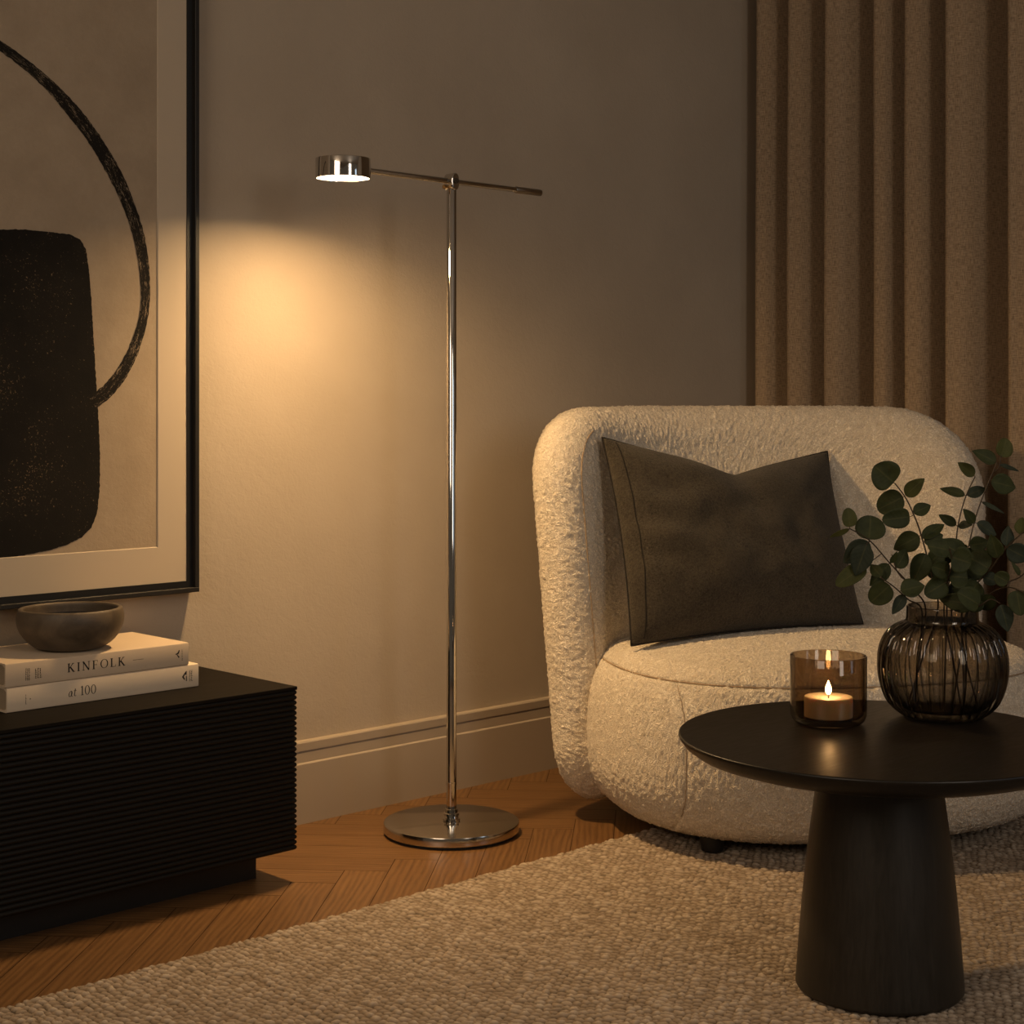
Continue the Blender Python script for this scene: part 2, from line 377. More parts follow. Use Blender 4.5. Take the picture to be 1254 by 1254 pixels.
# ------------------------------------------------------------------ framed artwork
def artwork():
    YF = YW-.032; XR, ZB, XL, ZT = 1.686, .476, .70, 1.80
    root = empty('picture_frame', (XR, YW, ZB), 'large black framed abstract print with cream mat on the plaster wall', 'picture')
    fm = m_blackwood('black_frame', (.006,.005,.004), (.011,.009,.007), .55)
    fw = .0085
    def ring(a, y0, y1, wd, name, m_):
        xl, xr, zb, zt = XL+a, XR-a, ZB+a, ZT-a
        mb = MB(); mb.box(xl, xr, y0, y1, zb, zb+wd); mb.box(xl, xr, y0, y1, zt-wd, zt); mb.box(xl, xl+wd, y0, y1, zb+wd, zt-wd); mb.box(xr-wd, xr, y0, y1, zb+wd, zt-wd)
        return mb.build(name, m_, root)
    bevel(ring(0, YF, YW-.001, fw, 'frame', fm), .0008, 1)
    ring(fw, YF+.010, YW-.002, .012, 'inner_lip', mat('frame_recess', (.004,.0035,.003), .5))
    yb = YF+.012; a = .0205
    # mat board with bevelled window
    ww = .060
    xl, xr, zb, zt = XL+a, XR-a, ZB+a, ZT-a
    mb = MB(); o_ = [(xl,zb),(xr,zb),(xr,zt),(xl,zt)]; i_ = [(xl+ww,zb+ww+.005),(xr-ww,zb+ww+.005),(xr-ww,zt-ww),(xl+ww,zt-ww)]; j_ = [(xl+ww+.0015,zb+ww+.0065),(xr-ww-.0015,zb+ww+.0065),(xr-ww-.0015,zt-ww-.0015),(xl+ww+.0015,zt-ww-.0015)]
    mb.add([(x, yb, z) for x, z in o_+i_]+[(x, yb+.0022, z) for x, z in j_], [(k, (k+1) % 4, 4+(k+1) % 4, 4+k) for k in range(4)]+[(4+k, 4+(k+1) % 4, 8+(k+1) % 4, 8+k) for k in range(4)])
    mt = mat('mat_board', (.50,.42,.325), .9, spec=.2); t = NT(mt); t.nrm(t.bump(t.noise(t.coord(), 400), .1, .0004))
    mb.build('mat_board', mt, root)
    # paper
    pm = mat('art_paper', rough=.95, spec=.15); t = NT(pm); v = t.coord(); nn = t.noise(v, 9, 5, .65); n2 = t.noise(v, 130, 4, .65, .5)
    t.base(t.mix(t.math('MULTIPLY', n2, .45), t.ramp(nn, [(.3, (.33,.262,.19)), (.7, (.42,.34,.25))]), (.30,.23,.16)))
    t.nrm(t.bump(n2, .5, .0015))
    # paint: dry-brush, paper flecks show through
    bp = mat('dry_black_paint', rough=.85, spec=.2); t = NT(bp); v = t.coord(); 
    sp = t.noise(v, 260, 3, .75, .3); big = t.noise(v, 11, 4, .6); 
    k = t.math('ADD', sp, t.math('MULTIPLY', big, .35))
    t.base(t.mix(t.ramp(k, [(.835, (0,)*3), (.87, (1,)*3)]), t.ramp(big, [(.3, (.007,.006,.005)), (.7, (.014,.0115,.009))]), (.20,.14,.08)))
    t.nrm(t.bump(sp, .4, .001))
    br = mat('dry_brush_stroke', rough=.85, spec=.2); t = NT(br)
    uv = t.n.new('ShaderNodeUVMap'); uv.uv_map = 'brush'
    mp = t.n.new('ShaderNodeMapping'); mp.inputs['Scale'].default_value = (34, 7.5, 1); t.link(uv.outputs[0], mp.inputs[0])
    s1 = t.noise(mp.outputs[0], 1, 5, .7, .6)
    mp2 = t.n.new('ShaderNodeMapping'); mp2.inputs['Scale'].default_value = (6, 1.2, 1); t.link(uv.outputs[0], mp2.inputs[0]); s2 = t.noise(mp2.outputs[0], 1, 2)
    k = t.math('ADD', s1, t.math('MULTIPLY', s2, .5))
    t.base(t.mix(t.ramp(k, [(.83, (0,)*3), (.88, (1,)*3)]), (.011,.009,.007), (.26,.20,.135)))
    ye = yb+.0021
    mb = MB(); mb.add([(xl+ww, ye+.0006, zb+ww), (xr-ww, ye+.0006, zb+ww), (xr-ww, ye+.0006, zt-ww), (xl+ww, ye+.0006, zt-ww)], [(0,1,2,3)])
    mb.build('art_paper', pm, root)
    YP = ye
    def q(u, v): p = onY(u, v, YP); return (p.x, p.z)
    # pot body outline
    right = [(0,281),(30,281),(60,284),(85,287),(98,293),(105,305),(109,330),(112,370),(115,420),(118,470),(121,520),(122.5,560),(122,600),(119,628),(112,646),(100,658),(82,667),(60,674),(30,680),(0,684)]
    rp = [q(*p) for p in right]
    xm = 1.20
    def dens(P_):
        out = []
        for i in range(len(P_)-1):
            a_, b_ = P_[i], P_[i+1]; L_ = hypot(b_[0]-a_[0], b_[1]-a_[1]); k_ = max(1, int(L_/.0025))
            for s in range(k_): out.append((a_[0]+(b_[0]-a_[0])*s/k_, a_[1]+(b_[1]-a_[1])*s/k_))
        return out
    left = [(2*xm-x+.03*sin(z*6), z) for x, z in reversed(rp)]
    outl = dens(rp+left+[rp[0]])
    outl = [(x+noise.noise(Vector((x*160, z*160, 0)))*.0013, z+noise.noise(Vector((x*160, z*160, 5)))*.0013) for x, z in outl]
    mb = MB(); n_ = len(outl); mb.add([(x, YP-.0002, z) for x, z in outl], [tuple(range(n_))])
    vs, fs, mi = mb.v, mb.f, mb.mi
    mb.build('painted_pot', bp, root)
    # handle stroke
    ctr = [(-175,420,17),(-178,330,16),(-165,230,16),(-135,130,15),(-95,65,14),(-50,38,13),(-20,44,12),(0,56,12),(30,78,13),(60,104,15),(90,137,19),(115,170,19),(140,212,20),(157,250,18),(170,290,17),(177,335,15),(177,380,13),(166,422,15),(150,455,17),(132,478,18),(112,494,18)]
    C = [(*q(u, v), wd) for u, v, wd in ctr]; Zs = 2.9
    fine = []
    for i in range(len(C)-1):
        p0, p1, p2, p3 = C[max(i-1, 0)], C[i], C[i+1], C[min(i+2, len(C)-1)]
        for s in range(14):
            t_ = s/14; fine.append(tuple(.5*((2*p1[k])+(-p0[k]+p2[k])*t_+(2*p0[k]-5*p1[k]+4*p2[k]-p3[k])*t_*t_+(-p0[k]+3*p1[k]-3*p2[k]+p3[k])*t_**3) for k in range(3)))
    vs = []; ar = [0]; n_ = len(fine); NW = 6
    for i, (x, z, wd) in enumerate(fine):
        a_, b_ = fine[max(i-1, 0)], fine[min(i+1, n_-1)]; tx, tz = b_[0]-a_[0], b_[1]-a_[1]; l_ = hypot(tx, tz); nx, nz = -tz/l_, tx/l_
        if i: ar.append(ar[-1]+hypot(x-fine[i-1][0], z-fine[i-1][1]))
        hw = wd*Zs/2000/2*.95
        for k in range(NW+1):
            s = -1+2*k/NW; jit = noise.noise(Vector((ar[-1]*110, s*3, 2)))*.0016 if k in (0, NW) else 0
            vs.append((x+nx*(hw*s+jit), YP-.0004, z+nz*(hw*s+jit)))
    fs = [(i*(NW+1)+k, (i+1)*(NW+1)+k, (i+1)*(NW+1)+k+1, i*(NW+1)+k+1) for i in range(n_-1) for k in range(NW)]
    o = mesh_obj('painted_handle', vs, fs, br, root, smooth=False)
    uv = o.data.uv_layers.new(name='brush')
    for lo in o.data.loops:
        i, k = divmod(lo.vertex_index, NW+1); uv.data[lo.index].uv = (ar[i]*4, k/NW*3)
    MB().box(XL+fw, XR-fw, YW-.008, YW-.002, ZB+fw, ZT-fw).build('backing_board', mat('backing', (.2,.15,.1), .9), root)
artwork()

# ------------------------------------------------------------------ low console
CT = .336; CX1 = 1.697; CYF = 2.27; CX0 = -.25
def console():
    root = empty('console_cabinet', (.72, 2.43, 0), 'low black console cabinet with horizontal reeded front under the picture', 'cabinet')
    top_m = m_blackwood('console_top', (.008,.0065,.005), (.013,.0105,.008), .62, (1,16,16))
    o = MB().box(CX0, CX1-.0025, CYF+.002, YW-.003, CT-.006, CT).build('top_panel', top_m, root); top_m.node_tree.nodes['Principled BSDF'].inputs['Specular IOR Level'].default_value = .06; bevel(o, .001, 2)
    # reeded carcass: rounded ribs run round front and both ends
    z0, z1 = .055, CT-.006; NR = 31; pitch = (z1-z0)/NR; SEG = 8
    prof = []
    for i in range(NR):
        for s in range(SEG):
            a = pi*s/SEG; prof.append((.0030*sin(a)**.75, z0+pitch*(i+s/SEG)))
    prof.append((0, z1))
    loop = []
    pts = [(CX0, YW-.004, 1, 0), (CX0, CYF+.006, 1, -1), (CX1-.006, CYF+.006, -1, -1), (CX1-.006, YW-.004, -1, 0)]
    mb = MB(); m_ = len(prof); vs = []
    for (x, y, dx, dy) in pts:
        for (d, z) in prof:
            ox = -d if dx > 0 else d; oy = -d if dy < 0 else 0
            vs.append((x+ox+(.006 if dx > 0 else 0), y+oy, z))
    fs = [(j*m_+i, (j+1)*m_+i, (j+1)*m_+i+1, j*m_+i+1) for j in range(3) for i in range(m_-1)]
    fs += [(3*m_+i, i, i+1, 3*m_+i+1) for i in range(m_-1)]
    fs += [(0, m_, 2*m_, 3*m_), (m_-1, 4*m_-1, 3*m_-1, 2*m_-1)]
    mb.add(vs, fs); o = mb.build('reeded_carcass', m_blackwood('reeded_black_wood', (.0028,.0024,.0019), (.0055,.0047,.0037), .55, (1,14,14)), root); o.data.materials[0].node_tree.nodes['Principled BSDF'].inputs['Specular IOR Level'].default_value = .28; sharp(o, 50)
    o = MB().box(CX0+.06, 1.655, 2.338, YW-.02, 0, .055).build('plinth', m_blackwood('plinth_black', (.005,.0045,.004), (.009,.008,.007), .5), root)
console()

# ------------------------------------------------------------------ books
def stroke(mb, a, b, w0, w1, y, T):
    """tapered bar from a to b in letter space"""
    ax, az = a; bx, bz = b; l = hypot(bx-ax, bz-az); nx, nz = -(bz-az)/l, (bx-ax)/l
    pts = [(ax+nx*w0/2, az+nz*w0/2), (bx+nx*w1/2, bz+nz*w1/2), (bx-nx*w1/2, bz-nz*w1/2), (ax-nx*w0/2, az-nz*w0/2)]
    mb.add([T(x, z, y) for x, z in pts], [(0, 1, 2, 3)])
def ring2(mb, cx, cz, ro, rz, ix, iz, y, T, a0=0, a1=360, sl=0, n=28):
    vs = []
    for k in range(n+1):
        a = radians(a0+(a1-a0)*k/n)
        for rx_, rz_ in ((ro, rz), (ix, iz)):
            x, z = rx_*cos(a), rz_*sin(a); vs.append(T(cx+x+sl*(z), cz+z, y))
    mb.add(vs, [(2*k, 2*k+1, 2*k+3, 2*k+2) for k in range(n)])
def letter(mb, ch, x0, y, T):
    """cap height 1, strokes: thick .13, thin .05; returns advance"""
    tk, tn, sf = .165, .080, .060
    S = lambda a, b, w0, w1=None: stroke(mb, (x0+a[0], a[1]), (x0+b[0], b[1]), w0, w0 if w1 is None else w1, y, T)
    def serif(x, z, half=.16): S((x-half, z+(sf/2 if z < .5 else -sf/2)), (x+half, z+(sf/2 if z < .5 else -sf/2)), sf)
    if ch == 'K':
        S((.16, 0), (.16, 1), tk); serif(.16, 0); serif(.16, 1); S((.20, .42), (.68, .98), tn); S((.33, .58), (.78, 0), tk); serif(.68, 1, .13); serif(.80, 0, .13); return .92
    if ch == 'I':
        S((.16, 0), (.16, 1), tk); serif(.16, 0); serif(.16, 1); return .34
    if ch == 'N':
        S((.14, 0), (.14, 1), tn); S((.12, 1), (.84, 0), tk); S((.84, 0), (.84, 1), tn); serif(.14, 0, .14); serif(.84, 1, .14); S((-.02, 1-sf/2), (.16, 1-sf/2), sf); return 1.0
    if ch == 'F':
        S((.16, 0), (.16, 1), tk); serif(.16, 0); S((0, .975), (.66, .975), .05); S((.64, 1), (.64, .76), .045, .03); S((.2, .50), (.52, .50), .05); S((.52, .40), (.52, .60), .04); S((0, 1-sf/2), (.2, 1-sf/2), sf); return .72
    if ch == 'O':
        ring2(mb, x0+.50, .5, .50, .52, .36, .475, y, T); return 1.0
    if ch == 'L':
        S((.16, 0), (.16, 1), tk); serif(.16, 1); S((0, .025), (.66, .025), .05); S((.65, 0), (.68, .26), .05, .03); return .72
    if ch == '1':
        S((.2, 0), (.2, 1), .12); serif(.2, 0, .15); S((.02, .86), (.2, .97), .05); return .42
    if ch == '0':
        ring2(mb, x0+.31, .49, .31, .51, .195, .46, y, T); return .68
    if ch == 'a':   # italic
        ring2(mb, x0+.24, .30, .22, .31, .13, .25, y, T, sl=.25); S((.40, .60), (.34, .10), .09); S((.34, .10), (.44, .01), .07, .05); S((.44, .01), (.52, .08), .05, .02); return .54
    if ch == 't':
        S((.22, .80), (.10, .12), .09); S((.10, .14), (.18, .01), .09, .06); S((.18, .01), (.34, .10), .05, .02); S((.02, .60), (.36, .62), .045); return .40
    return .4
def word(mb, txt, x, z, size, y, sp=.2):
    """lettering on a spine facing -Y"""
    T = lambda a, b, yy: (x+a*size, yy, z+b*size)
    cur = 0
    for ch in txt:
        if ch == ' ': cur += .38; continue
        cur += letter(mb, ch, cur, y, T)+sp
    return x+cur*size
paper_m = mat('page_block', (.42,.33,.23), .9); 
_t = NT(paper_m); _v = _t.coord((1, 1, 1)); _w = _t.new('ShaderNodeTexWave', Scale=260.0, Distortion=1.5); _w.bands_direction = 'Z'; _t.link(_v, _w.inputs['Vector'])
_t.base(_t.ramp(_w.outputs['Fac'], [(.2, (.25,.185,.12)), (.8, (.48,.39,.28))])); _t.nrm(_t.bump(_w.outputs['Fac'], .5, .0006))
def cloth_cover(name, c):
    m = mat(name, rough=.85, spec=.25); t = NT(m); v = t.coord(); n = t.noise(v, 600, 3, .6); n2 = t.noise(v, 14, 3, .6)
    t.base(t.mix(t.math('MULTIPLY', n2, .5), tuple(c), tuple(x*.82 for x in c))); t.nrm(t.bump(n, .2, .0005)); return m
def book(x0, x1, y0, y1, z0, z1, m, label, ink, deco):
    root = empty('book', ((x0+x1)/2, (y0+y1)/2, z0), label, 'book', None)
    b = .0028
    # hardback case: spine with gently rounded corners + two boards
    prof = [(y1, z0), (y0+.003, z0), (y0+.0008, z0+.0008), (y0, z0+.003), (y0, z1-.003), (y0+.0008, z1-.0008), (y0+.003, z1), (y1, z1), (y1, z1-b), (y0+.010, z1-b), (y0+b, z1-b-.004), (y0+b, z0+b+.004), (y0+.010, z0+b), (y1, z0+b)]
    n_ = len(prof); xs = [x0, x0+.001, x1-.001, x1]
    mb = MB(); mb.add([(x, y, z) for x in (x0, x1) for y, z in prof], [(i, (i+1) % n_, n_+(i+1) % n_, n_+i) for i in range(n_)])
    for o_ in (0, n_):
        idx = [o_+i for i in range(n_)]
        for q in [(0,1,12,13),(1,2,3,11,12),(3,4,10,11),(4,5,6,9,10),(6,7,8,9)]:
            mb.add([mb.v[idx[i]] for i in q], [tuple(range(len(q)))])
    o = mb.build('cover', m, root); bmx = bmesh.new(); bmx.from_mesh(o.data); bmesh.ops.remove_doubles(bmx, verts=bmx.verts, dist=1e-5); bmesh.ops.recalc_face_normals(bmx, faces=bmx.faces); bmx.to_mesh(o.data); bmx.free(); sharp(o, 40)
    o = MB().box(x0+.003, x1-.003, y0+.004, y1-.004, z0+b-.0001, z1-b+.0001).build('pages', paper_m, root)
    mb = MB(); ink(mb, y0-.00025); o = mb.build('spine_title', mat('title_ink', (.010,.009,.008), .7), root)
    ei = mat('emblem_ink', (.03,.024,.018), .8)
    for nm, fn in zip(('small_print', 'spine_emblem', 'small_print'), deco):
        mb = MB(); fn(mb, y0-.00025); mb.build(nm, ei, root)
    return root
random.seed(3)
def tiny_text(mb, x, z, w_, h_, y, cols, rows, vert=True):
    # columns of tiny upright unreadable print, as short dashes
    for c in range(cols):
        zz = z
        while zz < z+h_:
            l = random.uniform(.0009, .0024); a = x+w_*c/cols
            mb.box(a, a+w_/cols*.34, y-.00005, y+.0001, zz, min(zz+l, z+h_)); 
            if random.random() < .6: mb.box(a, a+w_/cols*.75, y-.00005, y+.0001, zz, zz+.0006)
            zz += l+random.uniform(.0005, .0012)
ya = 2.39; z_a, z_b, z_c = CT, CT+.0395, CT+.0395+.038
def ink1(mb, y):
    word(mb, 'KINFOLK', 1.3235, z_b+.0128, .0142, y, .30)
    mb.box(1.4435, 1.4635, y-.0001, y+.0001, z_b+.0193, z_b+.0199)
def d1a(mb, y):
    tiny_text(mb, 1.2500, z_b+.0085, .0085, .019, y, 3, 1); tiny_text(mb, 1.2665, z_b+.010, .0125, .016, y, 3, 1)
def d1b(mb, y):
    T = lambda a, b, yy: (1.5255+a, yy, z_b+.0165+b)
    stroke(mb, (0, .004), (.006, .005), .0010, .0030, y, T); stroke(mb, (.002, .0045), (.0075, -.002), .0008, .0028, y, T); stroke(mb, (.0055, .005), (.0080, .0105), .0034, .0018, y, T)
def d1c(mb, y): tiny_text(mb, 1.5385, z_b+.009, .0025, .018, y, 1, 1)
deco1 = (d1a, d1b, d1c)
def ink2(mb, y):
    e = word(mb, 'at 100', 1.325, z_a+.0125, .0150, y, .07)
def d2a(mb, y):
    tiny_text(mb, 1.2500, z_a+.0105, .0028, .016, y, 1, 1); T0 = lambda a, b, yy: (1.2575+a, yy, z_a+.0165+b); mb.add([T0(0, 0, y), T0(.0022, .0014, y), T0(0, .003, y)], [(0, 1, 2)])
def d2b(mb, y):
    T = lambda a, b, yy: (1.5385+a, yy, z_a+.020+b)
    mb.add([T(0, 0, y), T(.0052, -.0062, y), T(.0064, -.004, y), T(.0040, 0, y), T(.0064, .0035, y), T(.0092, .0022, y), T(.0098, .0095, y), T(.0070, .0082, y)], [(0, 1, 2, 3), (0, 3, 4, 7), (4, 5, 6, 7)])
    mb.add([T(.0078, -.0075, y), T(.0100, -.0080, y), T(.0098, .0012, y), T(.0080, .001, y)], [(0, 1, 2, 3)])
def d2c(mb, y): tiny_text(mb, 1.5535, z_a+.011, .0075, .018, y, 2, 1)
deco2 = (d2a, d2b, d2c)
book(1.2185, 1.572, ya, 2.578, z_a, z_b-.0002, cloth_cover('cover_light', (.74,.62,.48)), 'cream hardback book reading at 100, lowest of the two on the black console', ink2, deco2)
book(1.216, 1.552, ya, 2.572, z_b, z_c, cloth_cover('cover_tan', (.66,.53,.39)), 'tan hardback book titled KINFOLK, directly under the dark bowl', ink1, deco1)

# ------------------------------------------------------------------ bowl
def bowl():
    c = (1.371, 2.466, z_c+.0003)
    m = mat('dark_stone_bowl', rough=.5, spec=.5); t = NT(m); v = t.coord(); n = t.noise(v, 22, 5, .65, .8); n2 = t.noise(v, 260, 3)
    t.base(t.ramp(n, [(.3, (.062,.046,.030)), (.7, (.135,.10,.066))])); t.nrm(t.bump(n2, .15, .0006)); t.ro(t.math('ADD', t.math('MULTIPLY', n, .3), .36))
    pr_ = [(.0, 0), (.030, 0), (.046, .0006), (.060, .005), (.0735, .015), (.083, .028), (.0880, .040), (.0893, .051), (.0880, .060), (.0864, .0650), (.0848, .0672), (.0825, .0678), (.0795, .0676), (.0778, .0658), (.0772, .0625), (.0785, .052), (.0775, .040), (.070, .024), (.055, .013), (.035, .009), (.0, .008)]
    mi_ = mat('bowl_inside', (.022,.017,.012), .45); k_ = 15; mb = MB(); pr_ = [(q*.985, z*1.02) for q, z in pr_]; mb.lathe(pr_[:k_+1], c, 128, cap=False); mb.lathe(pr_[k_:], c, 128, cap=False, mi=1); o = mb.build('bowl', [m, mi_], loc=c); 
    bmx = bmesh.new(); bmx.from_mesh(o.data); bmesh.ops.remove_doubles(bmx, verts=bmx.verts, dist=1e-5); bmesh.ops.recalc_face_normals(bmx, faces=bmx.faces); bmx.to_mesh(o.data); bmx.free(); sharp(o, 60)
    s = o.modifiers.new('s', 'SUBSURF'); s.levels = 1; s.render_levels = 1
    tag(o, 'round dark brown stone bowl resting on the stacked books', 'bowl')
bowl()

# ------------------------------------------------------------------ floor lamp
LX, LY = 2.100, 2.326
def lamp():
    root = empty('floor_lamp', (LX, LY, 0), 'polished chrome floor lamp with disc base and lit round head', 'lamp')
    ch = M['chrome']
    MB().lathe([(.122, .0), (.124, .0006), (.124, .004), (.122, .0045)], (LX, LY, 0), 128).build('rubber_foot', mat('black_rubber', (.01,.01,.01), .7), root, smooth=True)
    MB().lathe([(.127, .0045), (.1292, .0058), (.130, .0075), (.130, .0205), (.1292, .0225), (.127, .0235), (.0, .0235)], (LX, LY, 0), 160, cap=False).build('base', m_chrome('base_chrome', (.60,.56,.50), .15), root, smooth=True, ang=25)
    MB().lathe([(.0150, .0235), (.0165, .025), (.0165, .028), (.0135, .0295), (.0125, .033), (.0150, .0345), (.0150, .038), (.0118, .0395), (.0118, .046), (.0102, .047)], (LX, LY, 0), 64).build('collar', ch, root, smooth=True)
    MB().lathe([(.0096, .0400), (.0096, 1.234), (.0088, 1.2355)], (LX, LY, 0), 64).build('pole', ch, root, smooth=True)
    MB().lathe([(.0103, .092), (.0103, .0925), (.0103, .097), (.0096, .0975)], (LX, LY, 0), 64).build('joint_ring', ch, root, smooth=True)
    # swivel joint: rounded lug pierced by the arm
    za = 1.2485
    mb = MB(); prof = []
    for k in range(40):
        a = 2*pi*k/40; prof.append((.0098*(abs(cos(a))**.85)*(1 if cos(a) > 0 else -1), .0165*(abs(sin(a))**.8)*(1 if sin(a) > 0 else -1)))
    # flat lug facing -Y
    vs = [(LX+x, LY+yy, za-.001+z) for yy in (-.0125, .0125) for x, z in prof]
    mb.add(vs, [(i, (i+1) % 40, 40+(i+1) % 40, 40+i) for i in range(40)]+[tuple(range(40)), tuple(range(79, 39, -1))])
    o = mb.build('swivel_joint', ch, root, smooth=True); bevel(o, .0022, 3, 40)
    mb = MB(); mb.tube([(LX, LY-.0155, za), (LX, LY-.012, za)], .0052, 24); mb.build('screw_cap', m_chrome('screw_dark', (.25,.24,.23), .2), root, smooth=True)
    mb = MB(); mb.tube([(LX-.0215, LY-.004, za-.0125), (LX-.004, LY-.004, za-.0105)], .0030, 16); mb.tube([(LX-.0235, LY-.004, za-.0128), (LX-.0205, LY-.004, za-.0124)], .0042, 16); mb.build('tension_screw', m_chrome('brass', (.62,.40,.18), .2), root, smooth=True)
    HX, HR, HB, HT = 1.8365, .0500, 1.2285, 1.2645
    MB().tube([(HX+HR-.002, LY, za+.0003), (2.276, LY, za)], .0056, 24).build('arm', ch, root, smooth=True)
    MB().tube([(HX+HR-.001, LY, za), (HX+HR+.012, LY, za)], .0066, 24).build('head_socket', ch, root, smooth=True)
    MB().tube([(2.270, LY, za), (2.2715, LY, za), (2.341, LY, za), (2.3425, LY, za)], [.0062, .0068, .0068, .0058], 24).build('handle', m_chrome('brushed_handle', (.42,.38,.33), .28), root, smooth=True)
    mb = MB(); mb.lathe([(.0, HT), (HR-.0015, HT), (HR-.0004, HT-.0005), (HR, HT-.0018), (HR, HB+.0008), (HR-.0008, HB), (HR-.0022, HB), (HR-.0024, HB+.0015), (HR-.0024, HB+.006)], (HX, LY, 0), 128, cap=False)
    head = mb.build('lamp_head', ch, root, smooth=True, ang=30)
    mb = MB(); mb.lathe([(.0, HB+.0032), (HR-.0035, HB+.0032), (HR-.0024, HB+.0036)], (HX, LY, 0), 96, cap=False)
    mb.build('diffuser', m_emit('lamp_diffuser', (1.0, .80, .56), 7.0), head, smooth=True)
    L = bpy.data.lights.new('lamp_light', 'AREA'); L.shape = 'DISK'; L.size = .088; L.energy = 3.7; L.color = (1.0, .65, .31); L.spread = radians(156)
    lo = bpy.data.objects.new('lamp_light', L); COL.objects.link(lo); lo.location = (HX, LY, HB+.0012)
    L = bpy.data.lights.new('lamp_beam', 'SPOT'); L.energy = 40.0; L.color = (1.0, .62, .27); L.spot_size = radians(163); L.spot_blend = 1.0; L.shadow_soft_size = .035
    L.use_nodes = True; nt = L.node_tree; em = nt.nodes['Emission']; lf = nt.nodes.new('ShaderNodeLightFalloff'); lf.inputs[0].default_value = 1.0
    nt.links.new(lf.outputs['Linear'], em.inputs['Strength']); beam_tilt = radians(-18)
    lo = bpy.data.objects.new('lamp_beam', L); COL.objects.link(lo); lo.location = (HX, LY, HB-.001); lo.rotation_euler = (0, beam_tilt, 0)
lamp()

# ------------------------------------------------------------------ armchair
# local frame: R = chair's image-right, B = towards the back
bz = radians(60); Bd = Vector((cos(bz), sin(bz), 0)); Rd = Vector((sin(bz), -cos(bz), 0))
CS = Vector((2.688, 1.994, 0)); SS = Vector((2.682, 1.903, 0))
def grid_obj(name, rings, closed_tip0, closed_tip1, m, parent, flip=False):
    """rings: list of equal-length closed loops of world points"""
    n = len(rings[0]); vs = [p for r in rings for p in r]; m_ = len(rings)
    fs = [(j*n+k, j*n+(k+1) % n, (j+1)*n+(k+1) % n, (j+1)*n+k) for j in range(m_-1) for k in range(n)]
    for tip, j, rev in ((closed_tip0, 0, True), (closed_tip1, m_-1, False)):
        if tip is not None:
            vs.append(tip); t = len(vs)-1
            fs += [((j*n+k, t, j*n+(k+1) % n) if rev else (j*n+k, j*n+(k+1) % n, t)) for k in range(n)]
    o = mesh_obj(name, vs, fs, m, parent); fix_normals(o); return o
def boucle_disp(o):
    tx = bpy.data.textures.new('curl', 'CLOUDS'); tx.noise_scale = .0090; tx.noise_depth = 1; tx.noise_type = 'HARD_NOISE'
    d = o.modifiers.new('curl', 'DISPLACE'); d.texture = tx; d.strength = .0046; d.texture_coords = 'LOCAL'; d.mid_level = .3
def groove(d, w=.0035): return math.exp(-(d/w)**2)
